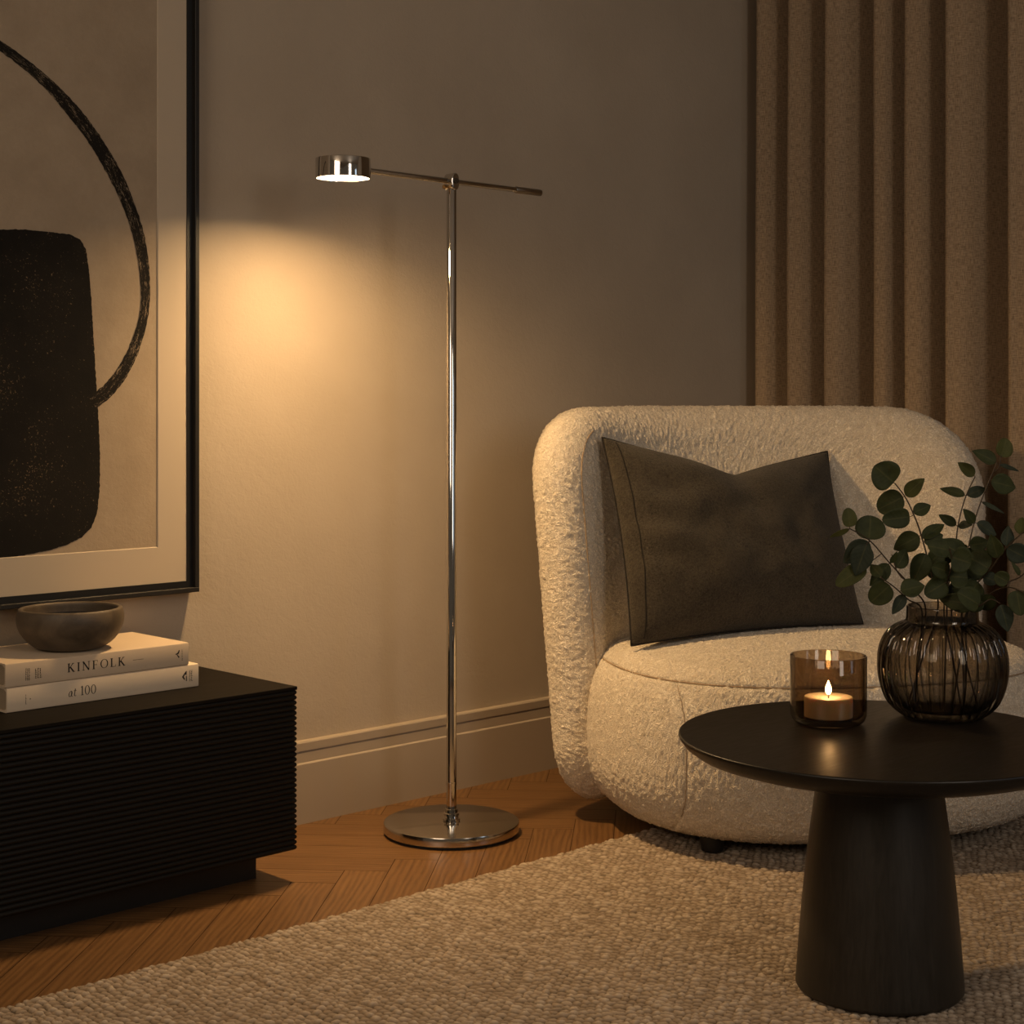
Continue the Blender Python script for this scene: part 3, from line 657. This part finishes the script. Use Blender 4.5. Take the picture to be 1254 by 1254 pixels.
def chair():
    root = empty('armchair', (CS.x+.1*Bd.x, CS.y+.1*Bd.y, 0), 'cream boucle armchair with curved back and round seat near the curtain', 'armchair')
    # ---------- seat: superellipse plan, rounded profile
    hw, hd = .452, .390; n = 1200
    def sup(a, ex): c, s = cos(a), sin(a); return (abs(c)**(2/ex))*(1 if c >= 0 else -1), (abs(s)**(2/ex))*(1 if s >= 0 else -1)
    zb, zt = .034, .352
    prof = []     # (inset, z): one smooth convex curve
    rt, rbt = .100, .120; zm = .175; ex_ = 2/2.5
    for k in range(0, 151):
        th = -pi/2+pi*k/150
        c_, s_ = max(cos(th), 0)**ex_, (abs(sin(th))**ex_)*(1 if th > 0 else -1)
        D_, H_ = (.120, zm-zb) if s_ < 0 else (rt, zt-zm)
        prof.append((D_*(1-c_), zm+s_*H_))
    rings = []
    seam_z = .322
    vseams = [radians(a) for a in (-112, -68)]
    def ring_at(ins, z, nn=n, gr=0):
        out = []
        for k in range(nn):
            a = 2*pi*k/nn; c, s = sup(a, 2.45)
            g_ = gr
            x, y = (hw-ins)*c, (hd-ins)*s
            out.append((x, y, z, g_, a))
        return out
    def place(x, y, z): return SS + Rd*x + Bd*y + Vector((0, 0, z))
    for (ins, z) in prof:
        g_ = groove(z-seam_z, .0030)*.0045
        if z < seam_z-.001:
            row = []
            for (x, y, zz, q, a) in ring_at(ins, z):
                gv = 0
                for xs in (-.365, .365):
                    if y < 0: gv = max(gv, groove(x-xs, .0028)*.0022)
                l = hypot(x, y); row.append(place(x*(1-(g_+gv)/l), y*(1-(g_+gv)/l), zz))
            rings.append(row)
        else:
            rings.append([place(x*(1-g_/hypot(x, y)), y*(1-g_/hypot(x, y)), zz-g_*.5) for (x, y, zz, q, a) in ring_at(ins, z)])
    # crown of the seat
    NT_ = 130
    for k in range(1, NT_):
        s = 1-k/NT_; rr = [(x*s, y*s) for (x, y, zz, q, a) in ring_at(rt, zt)]
        z = zt + .024*(1-s**2.0)
        rings.append([place(x, y, z) for x, y in rr])
    low = [place(x*.5, y*.5, zb-.001) for (x, y, zz, q, a) in ring_at(rbt, zb)]
    o = grid_obj('seat', [low]+rings, place(0, 0, zb-.001), place(0, 0, zt+.024), M['boucle'], root)
    boucle_disp(o)
    thread = mat('seam_thread', (.38,.28,.18), .95, spec=.1)
    # stitched seams: one round the top edge, two down the front
    mb = MB(); ins_s = min(prof, key=lambda p: abs(p[1]-seam_z))
    loop = [place(x, y, ins_s[1]) for (x, y, zz, q, a) in ring_at(ins_s[0]+.0032, ins_s[1], 400)]; loop.append(loop[0])
    mb.tube(loop, .0013, 6, cap=False); mb.build('seat_seam', thread, root, smooth=True)
    for xs in (-.365, .365):
        pts = []
        for (ins, z) in prof[8::3]:
            if z > seam_z: break
            if z < .085: continue
            best = min(ring_at(ins, z, 900), key=lambda p: abs(p[0]-xs)+(10 if p[1] > 0 else 0)); pts.append(place(best[0], best[1]+.0016, z))
        mb = MB(); mb.tube(pts, .0007, 6, cap=False); mb.build('front_seam', thread, root, smooth=True)
    # ---------- back shell
    T = .125; a_, b_, OFF, TH0 = .503, .40, .19, radians(33)
    # arc of centreline
    NA = 2000; cp = []
    for k in range(NA+1):
        th = TH0+(pi-2*TH0)*k/NA; cp.append((-a_*cos(th), b_*sin(th)-OFF))      # from left tip over back to right tip
    al = [0]
    for k in range(NA): al.append(al[-1]+hypot(cp[k+1][0]-cp[k][0], cp[k+1][1]-cp[k][1]))
    LT = al[-1]
    import bisect
    def at_s(s):
        """s from -LT/2..LT/2; extends straight beyond ends"""
        q = s+LT/2
        if q <= 0 or q >= LT:
            e0, e1, ex = (cp[0], cp[6], q) if q <= 0 else (cp[-7], cp[-1], q-LT)
            tx, ty = e1[0]-e0[0], e1[1]-e0[1]; l = hypot(tx, ty); tx /= l; ty /= l
            b0 = cp[0] if q <= 0 else cp[-1]
            return (b0[0]+tx*ex, b0[1]+ty*ex), (tx, ty)
        k = min(bisect.bisect_left(al, q), NA); k = max(k, 1)
        f = (q-al[k-1])/(al[k]-al[k-1]); x = cp[k-1][0]+(cp[k][0]-cp[k-1][0])*f; y = cp[k-1][1]+(cp[k][1]-cp[k-1][1])*f
        k0, k1 = max(k-25, 0), min(k+25, NA); tx, ty = cp[k1][0]-cp[k0][0], cp[k1][1]-cp[k0][1]; l = hypot(tx, ty)
        return (x, y), (tx/l, ty/l)
    zb2, zt2 = .035, .818; hs = LT/2+.045; zc = (zb2+zt2)/2; hz = (zt2-zb2)/2
    def outline(ins, nn):
        """rounded rectangle, elliptical top corners"""
        pts = []
        W_, H_ = hs-ins, hz-ins
        rt_x, rt_z = max(.20-ins, .02), max(.22-ins, .02); rb_x, rb_z = max(.10-ins, .02), max(.12-ins, .02)
        segs = []
        def corner(cx, cz, rx, rz, a0): return [(cx+rx*cos(a0+pi/2*i/24), cz+rz*sin(a0+pi/2*i/24)) for i in range(25)]
        lx, lz = max(.155-ins, .02), max(.15-ins, .02)
        P_ = corner(W_-rt_x, H_-rt_z, rt_x, rt_z, 0)+corner(-(W_-lx), H_-lz, lx, lz, pi/2)+corner(-(W_-rb_x), -(H_-rb_z), rb_x, rb_z, pi)+corner(W_-rb_x, -(H_-rb_z), rb_x, rb_z, 3*pi/2)
        P_.append(P_[0]); L_ = [0]
        for i in range(len(P_)-1): L_.append(L_[-1]+hypot(P_[i+1][0]-P_[i][0], P_[i+1][1]-P_[i][1]))
        j = 0
        for k in range(nn):
            q = L_[-1]*k/nn
            while L_[j+1] < q: j += 1
            f = (q-L_[j])/max(L_[j+1]-L_[j], 1e-9); pts.append((P_[j][0]+(P_[j+1][0]-P_[j][0])*f, P_[j][1]+(P_[j+1][1]-P_[j][1])*f))
        return pts
    def pos(s, zl, t):
        """t>0 = inwards (towards the sitter)"""
        (x, y), (tx, ty) = at_s(s)
        nx, ny = ty, -tx      # inward normal for left->back->right traversal
        z = zc+zl
        lean = (z-.30)*.085
        # soft bulge
        px, py = x+nx*t, y+ny*t
        px -= nx*lean; py -= ny*lean
        # height falls slightly at the tips
        k = abs(s)/hs; z -= .012*max(0, k-.45)*max(0, (z-.4)/.4)
        return CS + Rd*px + Bd*py + Vector((0, 0, z))
    NP = 1500; re = .080; rings = []
    mids = 90
    # back surface from centre out
    def half(sign):
        rows = []
        for k in range(1, mids):                       # interior: shrink outline at inset re towards centre
            s = k/mids; rows.append((s, re, None))
        for k in range(0, 33):
            a = pi/2*k/32; rows.append((1, re*(1-sin(a)), cos(a)))
        return rows
    inn = outline(re, NP)
    seam_in = .040
    for (s, ins, ca) in half(1):
        if ca is None: rings.append([pos(x*s, z*s, -T/2-.004*(1-s)) for x, z in inn])
        else: rings.append([pos(x, z, -T/2*ca) for x, z in outline(ins, NP)])
    h2 = half(1)[::-1][1:]
    for (s, ins, ca) in h2:
        if ca is None:
            d_ = (1-s)*.45
            rings.append([pos(x*s, z*s, T/2+.006*min(1, (1-s)*3)) for x, z in inn])
        else:
            rings.append([pos(x, z, T/2*ca) for x, z in outline(ins, NP)])
    # seam groove on the front, a little inside the edge
    o = grid_obj('backrest', rings, pos(0, 0, -T/2-.004), pos(0, 0, T/2+.006), M['boucle'], root)
    boucle_disp(o)
    # piping seam line: thin dark stitched line following the inset outline
    pl = outline(re*.46, 700)
    ca = sqrt(max(0, 1-(1-.46)**2))
    for sg in (-1,):
        pts = [pos(x, z, T/2*ca+.0006) for x, z in sorted([p for p in pl if p[0]*sg > hs-.13 and -.30 < p[1] < hz-.045], key=lambda p: p[1])]
        mb = MB(); mb.tube(pts, .0012, 6, cap=False); mb.build('back_seam', thread, root, smooth=True)
    # feet
    fm = mat('black_foot', (.008,.007,.006), .5)
    for (x, y, z) in ((2.322, 1.868, .0142), (2.735, 1.632, .0142), (2.53, 2.17, .0), (3.00, 1.93, .0142)):
        MB().lathe([(.019, z), (.020, z+.001), (.024, .05), (.024, .075)], (x, y, 0), 32).build('foot', fm, root, smooth=True)
chair()

# ------------------------------------------------------------------ pillow
def pillow():
    m = m_fabric('charcoal_olive_wool', (.020,.017,.012), (.082,.068,.049), 270, .9)
    bl, br_, tl, tr = P(773, 791, 3.115), P(1057, 764, 3.30), P(737, 535, 3.255), P(1013, 552, 3.49)
    ctr = (bl+br_+tl+tr)/4
    root = empty('throw_pillow', (bl+br_)/2, 'dark olive brown throw pillow with dented top leaning on the armchair', 'pillow')
    ux = ((br_-bl)+(tr-tl)).normalized(); uz = ((tl-bl)+(tr-br_)).normalized(); nrm = uz.cross(ux).normalized()
    if nrm.dot(DV) > 0: nrm = -nrm        # towards camera
    N = 110
    def pt(i, j, side):
        a, b = i/N, j/N; x, y = 2*a-1, 2*b-1
        p = bl*(1-a)*(1-b)+br_*a*(1-b)+tl*(1-a)*b+tr*a*b
        # sides bow inwards between the corners
        bow = .018*(1-x*x)*(1 if y < 0 else .0)
        side_in = .012*(1-y*y)
        q = p - uz*(y*abs(y)**.5*bow*.6) - ux*(x*abs(x)**.5*side_in)
        # karate-chop dent in the top edge
        dent = .064*max(0, 1-(sqrt((x-.10)**2+.0012)-.02)/(1.1 if x < .1 else .9))**1.0
        q = q - uz*dent*max(0, (y+.15)/1.15)**2.2
        # thickness
        e = ((1-abs(x)**2.6)*(1-abs(y)**2.6)); e = max(e, 0)**.55
        th = .068*e
        th *= 1 + .20*math.exp(-((y+.45)/.5)**2)
        ch = math.exp(-((x-.05)/(.10+.12*max(0, y)))**2)*max(0, y-.15)*.026
        wr = (noise.noise(Vector((x*2.2+side*7, y*2.6, 1)))*.010 + noise.noise(Vector((x*6+side*3, y*3.5, 4)))*.0035)*e
        # wrinkles radiating from left edge
        wr += .0055*sin((y*15+x*5+sin(y*4)))*math.exp(-((x+.78)/.24)**2)*e + .004*sin((x*9-y*7))*math.exp(-((x-.75)/.3)**2-((y+.6)/.5)**2)*e
        off = th+wr-(ch if side > 0 else 0)
        return q + nrm*(off if side > 0 else -off*.8)
    vs = []; idx = {}
    for side in (1, -1):
        for j in range(N+1):
            for i in range(N+1):
                if side < 0 and (i in (0, N) or j in (0, N)): idx[(side, i, j)] = idx[(1, i, j)]; continue
                idx[(side, i, j)] = len(vs); vs.append(pt(i, j, side))
    fs = []
    for side in (1, -1):
        for j in range(N):
            for i in range(N):
                f = (idx[(side,i,j)], idx[(side,i+1,j)], idx[(side,i+1,j+1)], idx[(side,i,j+1)]); fs.append(f if side < 0 else f[::-1])
    o = mesh_obj('cushion_cover', vs, fs, m, root); fix_normals(o)
    tx = bpy.data.textures.new('nap', 'CLOUDS'); tx.noise_scale = .006
    d = o.modifiers.new('nap', 'DISPLACE'); d.texture = tx; d.strength = .0012; d.texture_coords = 'LOCAL'
    # seam line a little inside the left edge and round the border
    mb = MB()
    pts = [vs[idx[(1, 5, j)]]+nrm*.0005 for j in range(2, N-1)]
    mb.tube(pts, .0011, 6, cap=False)
    pts = [vs[idx[(1, i, 0)]] for i in range(0, N+1)]+[vs[idx[(1, N, j)]] for j in range(1, N+1)]+[vs[idx[(1, i, N)]] for i in range(N-1, -1, -1)]+[vs[idx[(1, 0, j)]] for j in range(N-1, -1, -1)]
    mb.tube(pts, .0018, 6, cap=False)
    mb.build('seam', mat('pillow_seam', (.012,.009,.006), .95), root, smooth=True)
pillow()

# ------------------------------------------------------------------ coffee table
TX, TY, TH = 1.943, 1.268, .362
def table():
    root = empty('coffee_table', (TX, TY, 0), 'round black wooden coffee table with a tapered pedestal on the rug', 'table')
    tm = m_blackwood('table_top_black', (.010,.008,.006), (.016,.013,.010), .36, (2,14,14)); tm.node_tree.nodes['Principled BSDF'].inputs['Specular IOR Level'].default_value = .35; bmx = m_blackwood('pedestal_black', (.014,.012,.009), (.023,.019,.0145), .42, (14,14,1.5))
    R = .277
    pr_ = [(.0, TH-.040), (.10, TH-.040), (.19, TH-.037), (.232, TH-.0315), (.256, TH-.024), (.269, TH-.015), (.2755, TH-.0062), (.277, TH-.003), (.2765, TH-.0010), (.2755, TH-.0002), (.2735, TH), (.0, TH)]
    o = MB().lathe(pr_, (TX, TY, 0), 220, cap=False).build('tabletop', tm, root, smooth=True, ang=40)
    h0 = .0142; pr_ = []
    pr_ = [(.1075, h0), (.1125, h0+.001), (.1145, h0+.004)]
    for k in range(17):
        s = k/16; z = h0+.006+(TH-.038-h0-.006)*s; r = .1145+(.0820-.1145)*s + .0035*sin(pi*s); pr_.append((r, z))
    MB().lathe(pr_, (TX, TY, 0), 160).build('pedestal', bmx, root, smooth=True)
table()

# ------------------------------------------------------------------ candle in smoked glass
def candle():
    c = P(1014.5, 803, 2.35); c.z = TH+.0004
    g = m_thinglass('smoked_glass_cup', (.67,.595,.50), .55, .95)
    R = .0545; H = .098
    pr_ = [(.0, 0), (.040, 0), (.047, .0015), (.0515, .006), (.0540, .013), (R, .022), (R, H-.001), (R-.0006, H), (R-.0022, H+.0002), (R-.0030, H-.001), (R-.0030, .022), (R-.0042, .015), (R-.008, .0105), (.040, .009), (.0, .009)]
    o = MB().lathe(pr_, c, 128, cap=False).build('candle_glass', g, loc=c, smooth=True, ang=70)
    tag(o, 'smoky amber glass tumbler around a lit candle on the table', 'candle holder')
    z0 = c.z+.0095
    root = empty('candle', (c.x, c.y, z0), 'lit cream pillar candle inside the smoky glass tumbler', 'candle')
    wm = mat('candle_wax', (.80,.70,.55), .45); b = wm.node_tree.nodes['Principled BSDF']; b.inputs['Subsurface Weight'].default_value = .35; b.inputs['Subsurface Radius'].default_value = (.02,.009,.004); b.inputs['Subsurface Scale'].default_value = .6
    h = .029; r = .0345
    MB().lathe([(r-.001, 0), (r, .001), (r, h-.0015), (r-.0012, h), (r-.004, h-.0006), (.010, h-.0022), (.0, h-.003)], (c.x, c.y, z0), 96, cap=False).build('wax', wm, root, smooth=True)
    MB().tube([(c.x, c.y, z0+h-.003), (c.x+.0003, c.y, z0+h+.002), (c.x-.0004, c.y+.0003, z0+h+.0055)], .0008, 8).build('wick', mat('wick_black', (.01,.008,.006), .9), root, smooth=True)
    zf = z0+h+.0025; fl = []
    fl = [(.0002, 0), (.0022, .001), (.0036, .0030), (.0043, .0058), (.0042, .0085), (.0034, .0118), (.0022, .0150), (.0011, .0178), (.0003, .0200), (.0, .0205)]
    fm = bpy.data.materials.new('flame'); fm.use_nodes = True; n = fm.node_tree.nodes; n.clear(); L = fm.node_tree.links
    e = n.new('ShaderNodeEmission'); out = n.new('ShaderNodeOutputMaterial'); L.new(e.outputs[0], out.inputs[0]); e.inputs[0].default_value = (1, .66, .33, 1); e.inputs[1].default_value = 120
    f = MB().lathe(fl, (c.x, c.y, zf), 24, cap=False).build('flame', fm, root, smooth=True)
candle()

# ------------------------------------------------------------------ ribbed smoked-glass vase
VC = P(1154, 742, 2.40); VC.z = TH+.0004
def vase():
    m = m_thinglass('smoked_ribbed_glass', (.70,.665,.61), .18, .70)
    NRIB = 30; n = NRIB*16
    out = [(.0, 0), (.030, 0), (.052, .0006), (.060, .003), (.069, .010), (.0785, .022), (.0855, .038), (.0900, .056), (.0915, .074), (.0905, .092), (.0865, .108), (.0795, .1215), (.070, .1315), (.060, .1375), (.0545, .1400), (.0525, .1425), (.0518, .147), (.0515, .157), (.0512, .1615), (.0500, .163)]
    inn = [(.0485, .1615), (.0482, .157), (.0482, .147), (.0488, .1425), (.052, .1375), (.065, .1295), (.0745, .1185), (.0815, .105), (.0860, .090), (.0872, .074), (.0858, .058), (.0815, .042), (.0740, .028), (.0640, .017), (.052, .0110), (.030, .0090), (.0, .0085)]
    def dense(Q, k=4):
        res = []
        for i in range(len(Q)-1):
            p0, p1, p2, p3 = Q[max(i-1,0)], Q[i], Q[i+1], Q[min(i+2, len(Q)-1)]
            for s in range(k):
                t = s/k; res.append(tuple(.5*((2*p1[q])+(-p0[q]+p2[q])*t+(2*p0[q]-5*p1[q]+4*p2[q]-p3[q])*t*t+(-p0[q]+3*p1[q]-3*p2[q]+p3[q])*t**3) for q in (0, 1)))
        res.append(Q[-1]); return [(max(r, 0), z) for r, z in res]
    prof = [(r, z, 1) for r, z in dense(out)]+[(r, z, 0) for r, z in dense(inn)]
    vs = []
    for (r, z, o_) in prof:
        amp = 0
        if o_:
            amp = .0046*max(0, min(1, (z-.004)/.02))*max(0, min(1, (.141-z)/.012))
            amp = min(amp, r*.06)
        for k in range(n):
            a = 2*pi*k/n; w_ = abs(cos(a*NRIB/2)); rr = r + amp*(w_**.8*1.6-1.0)
            vs.append((VC.x+rr*cos(a), VC.y+rr*sin(a), VC.z+z))
    m_ = len(prof)
    fs = [(j*n+k, j*n+(k+1) % n, (j+1)*n+(k+1) % n, (j+1)*n+k) for j in range(m_-1) for k in range(n)]
    o = mesh_obj('ribbed_vase', vs, fs, m, loc=VC)
    b2 = bmesh.new(); b2.from_mesh(o.data); bmesh.ops.remove_doubles(b2, verts=b2.verts, dist=1e-6); bmesh.ops.recalc_face_normals(b2, faces=b2.faces); b2.to_mesh(o.data); b2.free()
    o.data.polygons.foreach_set('use_smooth', [True]*len(o.data.polygons))
    tag(o, 'squat ribbed smoky grey glass vase holding green eucalyptus stems', 'vase')
vase()

# ------------------------------------------------------------------ eucalyptus stems
def leaf_mat(name, c0, c1):
    m = mat(name, rough=.62, spec=.22); t = NT(m); uv = t.n.new('ShaderNodeUVMap'); uv.uv_map = 'leaf'
    sx = t.n.new('ShaderNodeSeparateXYZ'); t.link(uv.outputs[0], sx.inputs[0])
    mid = t.math('ABSOLUTE', sx.outputs[0])
    n = t.noise(t.coord(), 55, 4, .6)
    c = t.ramp(n, [(.3, c0), (.7, c1)])
    t.base(t.mix(t.ramp(mid, [(.0, (.32,)*3), (.05, (0,)*3)]), c, (.13,.12,.04)))
    ve = t.math('SINE', t.math('MULTIPLY', t.math('SUBTRACT', sx.outputs[1], t.math('MULTIPLY', mid, .5)), 42.0)); t.nrm(t.bump(ve, .15, .0004))
    t.b.inputs['Subsurface Weight'].default_value = .0
    return m
LM = [leaf_mat('eucalyptus_leaf', (.027,.034,.011), (.049,.058,.018)), leaf_mat('eucalyptus_leaf_pale', (.044,.048,.011), (.076,.080,.020)), leaf_mat('eucalyptus_leaf_blue', (.022,.030,.018), (.040,.050,.032))]
stem_m = mat('eucalyptus_stem', (.045,.028,.012), .6)
def stems():
    base = VC
    def spline(Q, k=10):
        res = []
        for i in range(len(Q)-1):
            p0, p1, p2, p3 = Q[max(i-1,0)], Q[i], Q[i+1], Q[min(i+2, len(Q)-1)]
            for s in range(k):
                t = s/k; res.append(.5*((2*p1)+(p2-p0)*t+(2*p0-5*p1+4*p2-p3)*t*t+(3*p1-p0-3*p2+p3)*t**3))
        res.append(Q[-1]); return res
    # each: label, foot in vase (dx,dy from axis), mouth (dx,dy), then outer points (u,v,Z), side twigs, leaves (bu,bv,tu,tv,width,mat)
    S = [
     ('eucalyptus stem with the tallest round leaf, left of centre in the vase', (.046,.02), (-.006,.004),
      [(1143,712,2.395),(1128,655,2.38),(1118,628,2.37),(1108,608,2.37),(1096,592,2.36)], [],
      [(1095,592,1072,571,34,0),(1108,608,1131,586,17,1),(1107,608,1074,624,27,0),(1117,629,1141,618,15,0),(1113,634,1082,637,22,0),(1127,656,1094,673,23,0),(1128,660,1157,640,15,0),(1131,664,1156,655,17,0),(1135,676,1118,715,24,0),(1139,690,1155,674,20,0)]),
     ('eucalyptus stem leaning farthest left over the throw pillow', (.05,-.02), (-.022,.010),
      [(1119,722,2.37),(1090,690,2.34),(1065,662,2.32),(1040,647,2.30)], [[(1105,708,2.36),(1098,698,2.36),(1092,679,2.36)]],
      [(1041,646,1039,622,17,1),(1041,647,1015,659,6,1),(1063,662,1067,631,33,0),(1066,663,1033,690,26,2),(1048,702,1025,716,20,1),(1060,667,1047,705,25,2),(1089,689,1066,718,18,0),(1097,696,1112,672,17,0),(1091,690,1099,676,8,0)]),
     ('low eucalyptus stem drooping left just above the vase rim', (.03,.04), (-.030,.0),
      [(1112,734,2.35),(1094,718,2.33),(1078,707,2.32)], [],
      [(1091,716,1066,738,25,0),(1110,726,1093,752,13,2),(1080,707,1066,690,14,0),(1102,724,1133,716,22,0)]),
     ('eucalyptus stem rising straight to a yellow green oval leaf', (-.035,.03), (.006,.014),
      [(1168,690,2.42),(1173,645,2.43),(1182,610,2.44),(1194,584,2.45)], [],
      [(1194,583,1174,566,14,1),(1183,607,1151,597,11,0),(1184,607,1208,597,13,2),(1171,643,1150,630,11,0),(1173,643,1190,642,10,2),(1167,680,1140,672,26,0),(1166,690,1183,668,20,1),(1165,700,1136,700,24,0)]),
     ('tallest eucalyptus stem, reaching up in front of the curtain', (-.05,-.01), (.016,.010),
      [(1181,690,2.40),(1193,640,2.41),(1204,607,2.42),(1221,566,2.42)], [[(1216,578,2.42),(1223,572,2.42),(1226,558,2.42)]],
      [(1221,567,1192,551,16,0),(1225,560,1234,537,20,1),(1222,569,1250,576,6,2),(1213,590,1246,597,23,0),(1201,614,1230,628,5,2),(1194,642,1181,624,12,0),(1196,640,1222,655,15,2),(1186,668,1212,664,18,0),(1182,684,1152,661,26,0),(1184,690,1209,702,28,0),(1179,700,1196,672,28,0)]),
     ('eucalyptus stem leaning right with leaves past the curtain fold', (-.04,.03), (.030,.004),
      [(1190,722,2.38),(1213,697,2.36),(1232,671,2.34),(1262,644,2.32)], [],
      [(1231,669,1236,644,15,2),(1232,670,1262,686,23,2),(1250,655,1252,632,14,1),(1222,684,1214,656,18,0),(1212,697,1186,681,30,0),(1204,706,1222,712,16,2),(1199,712,1182,735,26,0),(1195,718,1168,720,26,0)]),
     ('thin eucalyptus stem bending low right beyond the vase', (-.02,-.04), (.036,-.006),
      [(1205,732,2.36),(1224,721,2.34),(1240,720,2.32),(1262,730,2.30)], [[(1236,712,2.33),(1250,706,2.32),(1264,692,2.31)]],
      [(1235,714,1218,704,17,0),(1249,705,1240,688,7,0),(1245,722,1250,753,22,0),(1214,728,1202,748,20,0),(1203,731,1180,742,24,0)]),
     ('eucalyptus stem hanging a single pointed blue green leaf right', (0,-.05), (.030,-.020),
      [(1200,742,2.34),(1213,734,2.33),(1225,739,2.32)], [],
      [(1225,739,1236,774,20,2),(1200,741,1175,725,26,0),(1196,741,1150,733,22,0)]),
     ('short leafy eucalyptus stem in the middle of the bunch', (.01,-.045), (.004,-.010),
      [(1160,715,2.36),(1166,690,2.34),(1163,672,2.33)], [],
      [(1163,674,1138,668,22,0),(1164,682,1190,690,30,0),(1161,705,1186,707,28,0),(1160,712,1134,728,24,0),(1161,700,1143,694,20,0),(1158,722,1186,730,24,2)]),
    ]
    NL = 12
    for li, (label, foot, mouth, outer, twigs, leaves) in enumerate(S):
        f3 = base+RV*(-foot[0])*1.0+DV*foot[1]+Vector((0, 0, .0135)); m3 = base+RV*mouth[0]+DV*mouth[1]+Vector((0, 0, .155))
        pts = spline([f3, f3.lerp(m3, .5)+Vector((.002, .001, 0)), m3]+[P(*q) for q in outer])
        root = empty('eucalyptus_stem', f3, label, 'plant stem', 'eucalyptus stems in the ribbed vase')
        n_ = len(pts); mb = MB(); mb.tube(pts, [.0015-.0007*i/n_ for i in range(n_)], 8)
        allp = list(pts)
        for tw in twigs:
            tp = spline([P(*q) for q in tw]); tp[0] = min(pts, key=lambda p: (p-tp[0]).length); mb.tube(tp, [.0011-.0004*i/len(tp) for i in range(len(tp))], 6); allp += tp
        lv = []; lf = []; mi = []; uvs = []
        for (bu, bv, tu, tv, wd, mk) in leaves:
            # base depth from the nearest stem point in view
            def sc(p): Z = p.dot(DV); return (627+F*p.dot(RV)/Z-bu)**2+(HOR+F*(EYE-p.z)/Z-bv)**2
            near = min(allp, key=sc); Zb = near.dot(DV)
            B_ = near.lerp(P(bu, bv, Zb), .6); Tp = P(tu, tv, Zb+random.uniform(-.018, .018))
            L_ = (Tp-B_).length; ax = (Tp-B_).normalized()
            tow = (-DV + Vector((random.uniform(-.35, .35), random.uniform(-.35, .35), random.uniform(.0, .5)))).normalized()
            sd = ax.cross(tow).normalized(); up = sd.cross(ax).normalized()
            W_ = wd*Zb/2000/2*1.14
            mb.tube([near, B_, B_+ax*L_*.12], [.0007, .0006, .0005], 6)
            o0 = len(lv); roundish = wd/max(hypot(tu-bu, tv-bv), 1)
            for j in range(NL+1):
                s = (1-cos(pi*j/NL))/2
                for k in range(-4, 5):
                    x = k/4
                    # outline: ovate
                    sp_ = s**(.80 if roundish > .7 else .72); sh = sqrt(max(0, 1-(2*sp_-1)**2)) if roundish > .7 else sin(pi*sp_)**.8
                    hwid = W_*max(sh, .0)
                    cup = (abs(x)**2)*hwid*.22 + .06*L_*sin(pi*s)*random.uniform(.95, 1.05)*.2
                    cur = -L_*.10*s*s
                    p = B_ + ax*(L_*(.05+.95*s)) + sd*(x*hwid) + up*(cup+cur)
                    p += up*noise.noise(p*90)*.0012
                    lv.append(p); uvs.append((x*.5, s))
            for j in range(NL):
                for k in range(8):
                    a = o0+j*9+k; lf.append((a, a+1, a+10, a+9)); mi.append(mk)
        mb.build('stem', stem_m, root, smooth=True)
        lo = mesh_obj('leaves', lv, lf, LM, root, True and None, True, mi)
        uv = lo.data.uv_layers.new(name='leaf')
        for l_ in lo.data.loops: uv.data[l_.index].uv = uvs[l_.vertex_index]
        sd_ = lo.modifiers.new('t', 'SOLIDIFY'); sd_.thickness = .0004
stems()

# ------------------------------------------------------------------ light & camera
def area(name, loc, aim, size, energy, col, sy=None):
    L = bpy.data.lights.new(name, 'AREA'); L.size = size; L.energy = energy; L.color = col
    if sy: L.shape = 'RECTANGLE'; L.size_y = sy
    o = bpy.data.objects.new(name, L); COL.objects.link(o); o.location = loc
    o.rotation_euler = (Vector(aim)-Vector(loc)).to_track_quat('-Z', 'Y').to_euler(); return o
area('room_glow', (-1.3, .7, 2.1), (2.6, 2.2, .8), 1.3, 25.0, (1, .78, .57))
area('front_fill', (1.2, -1.4, 1.7), (2.2, 2.2, .6), .6, 15.0, (1, .86, .72), 1.4)  # added warm fill from the camera side, lifts book spines and other fronts
area('evening_window', (2.9, -1.4, 1.5), (2.15, 1.2, .45), .35, 2.2, (.62, .80, 1.0), 1.2)

W = bpy.data.worlds.new('World'); scn.world = W; W.use_nodes = True
W.node_tree.nodes['Background'].inputs[0].default_value = (.98, .76, .54, 1); W.node_tree.nodes['Background'].inputs[1].default_value = .07

cam = bpy.data.cameras.new('camera'); co = bpy.data.objects.new('camera', cam); COL.objects.link(co)
co.location = (0, 0, EYE); cam.sensor_width = 36; cam.lens = 36*F/1254
co.rotation_euler = (pi/2, 0, YAW-pi/2); cam.shift_y = -(627-HOR)/1254; cam.clip_start = .05
scn.camera = co
scn.view_settings.view_transform = 'Standard'; scn.view_settings.look = 'None'; scn.view_settings.exposure = 0
scn.cycles.max_bounces = 14; scn.cycles.transparent_max_bounces = 12; scn.cycles.transmission_bounces = 12
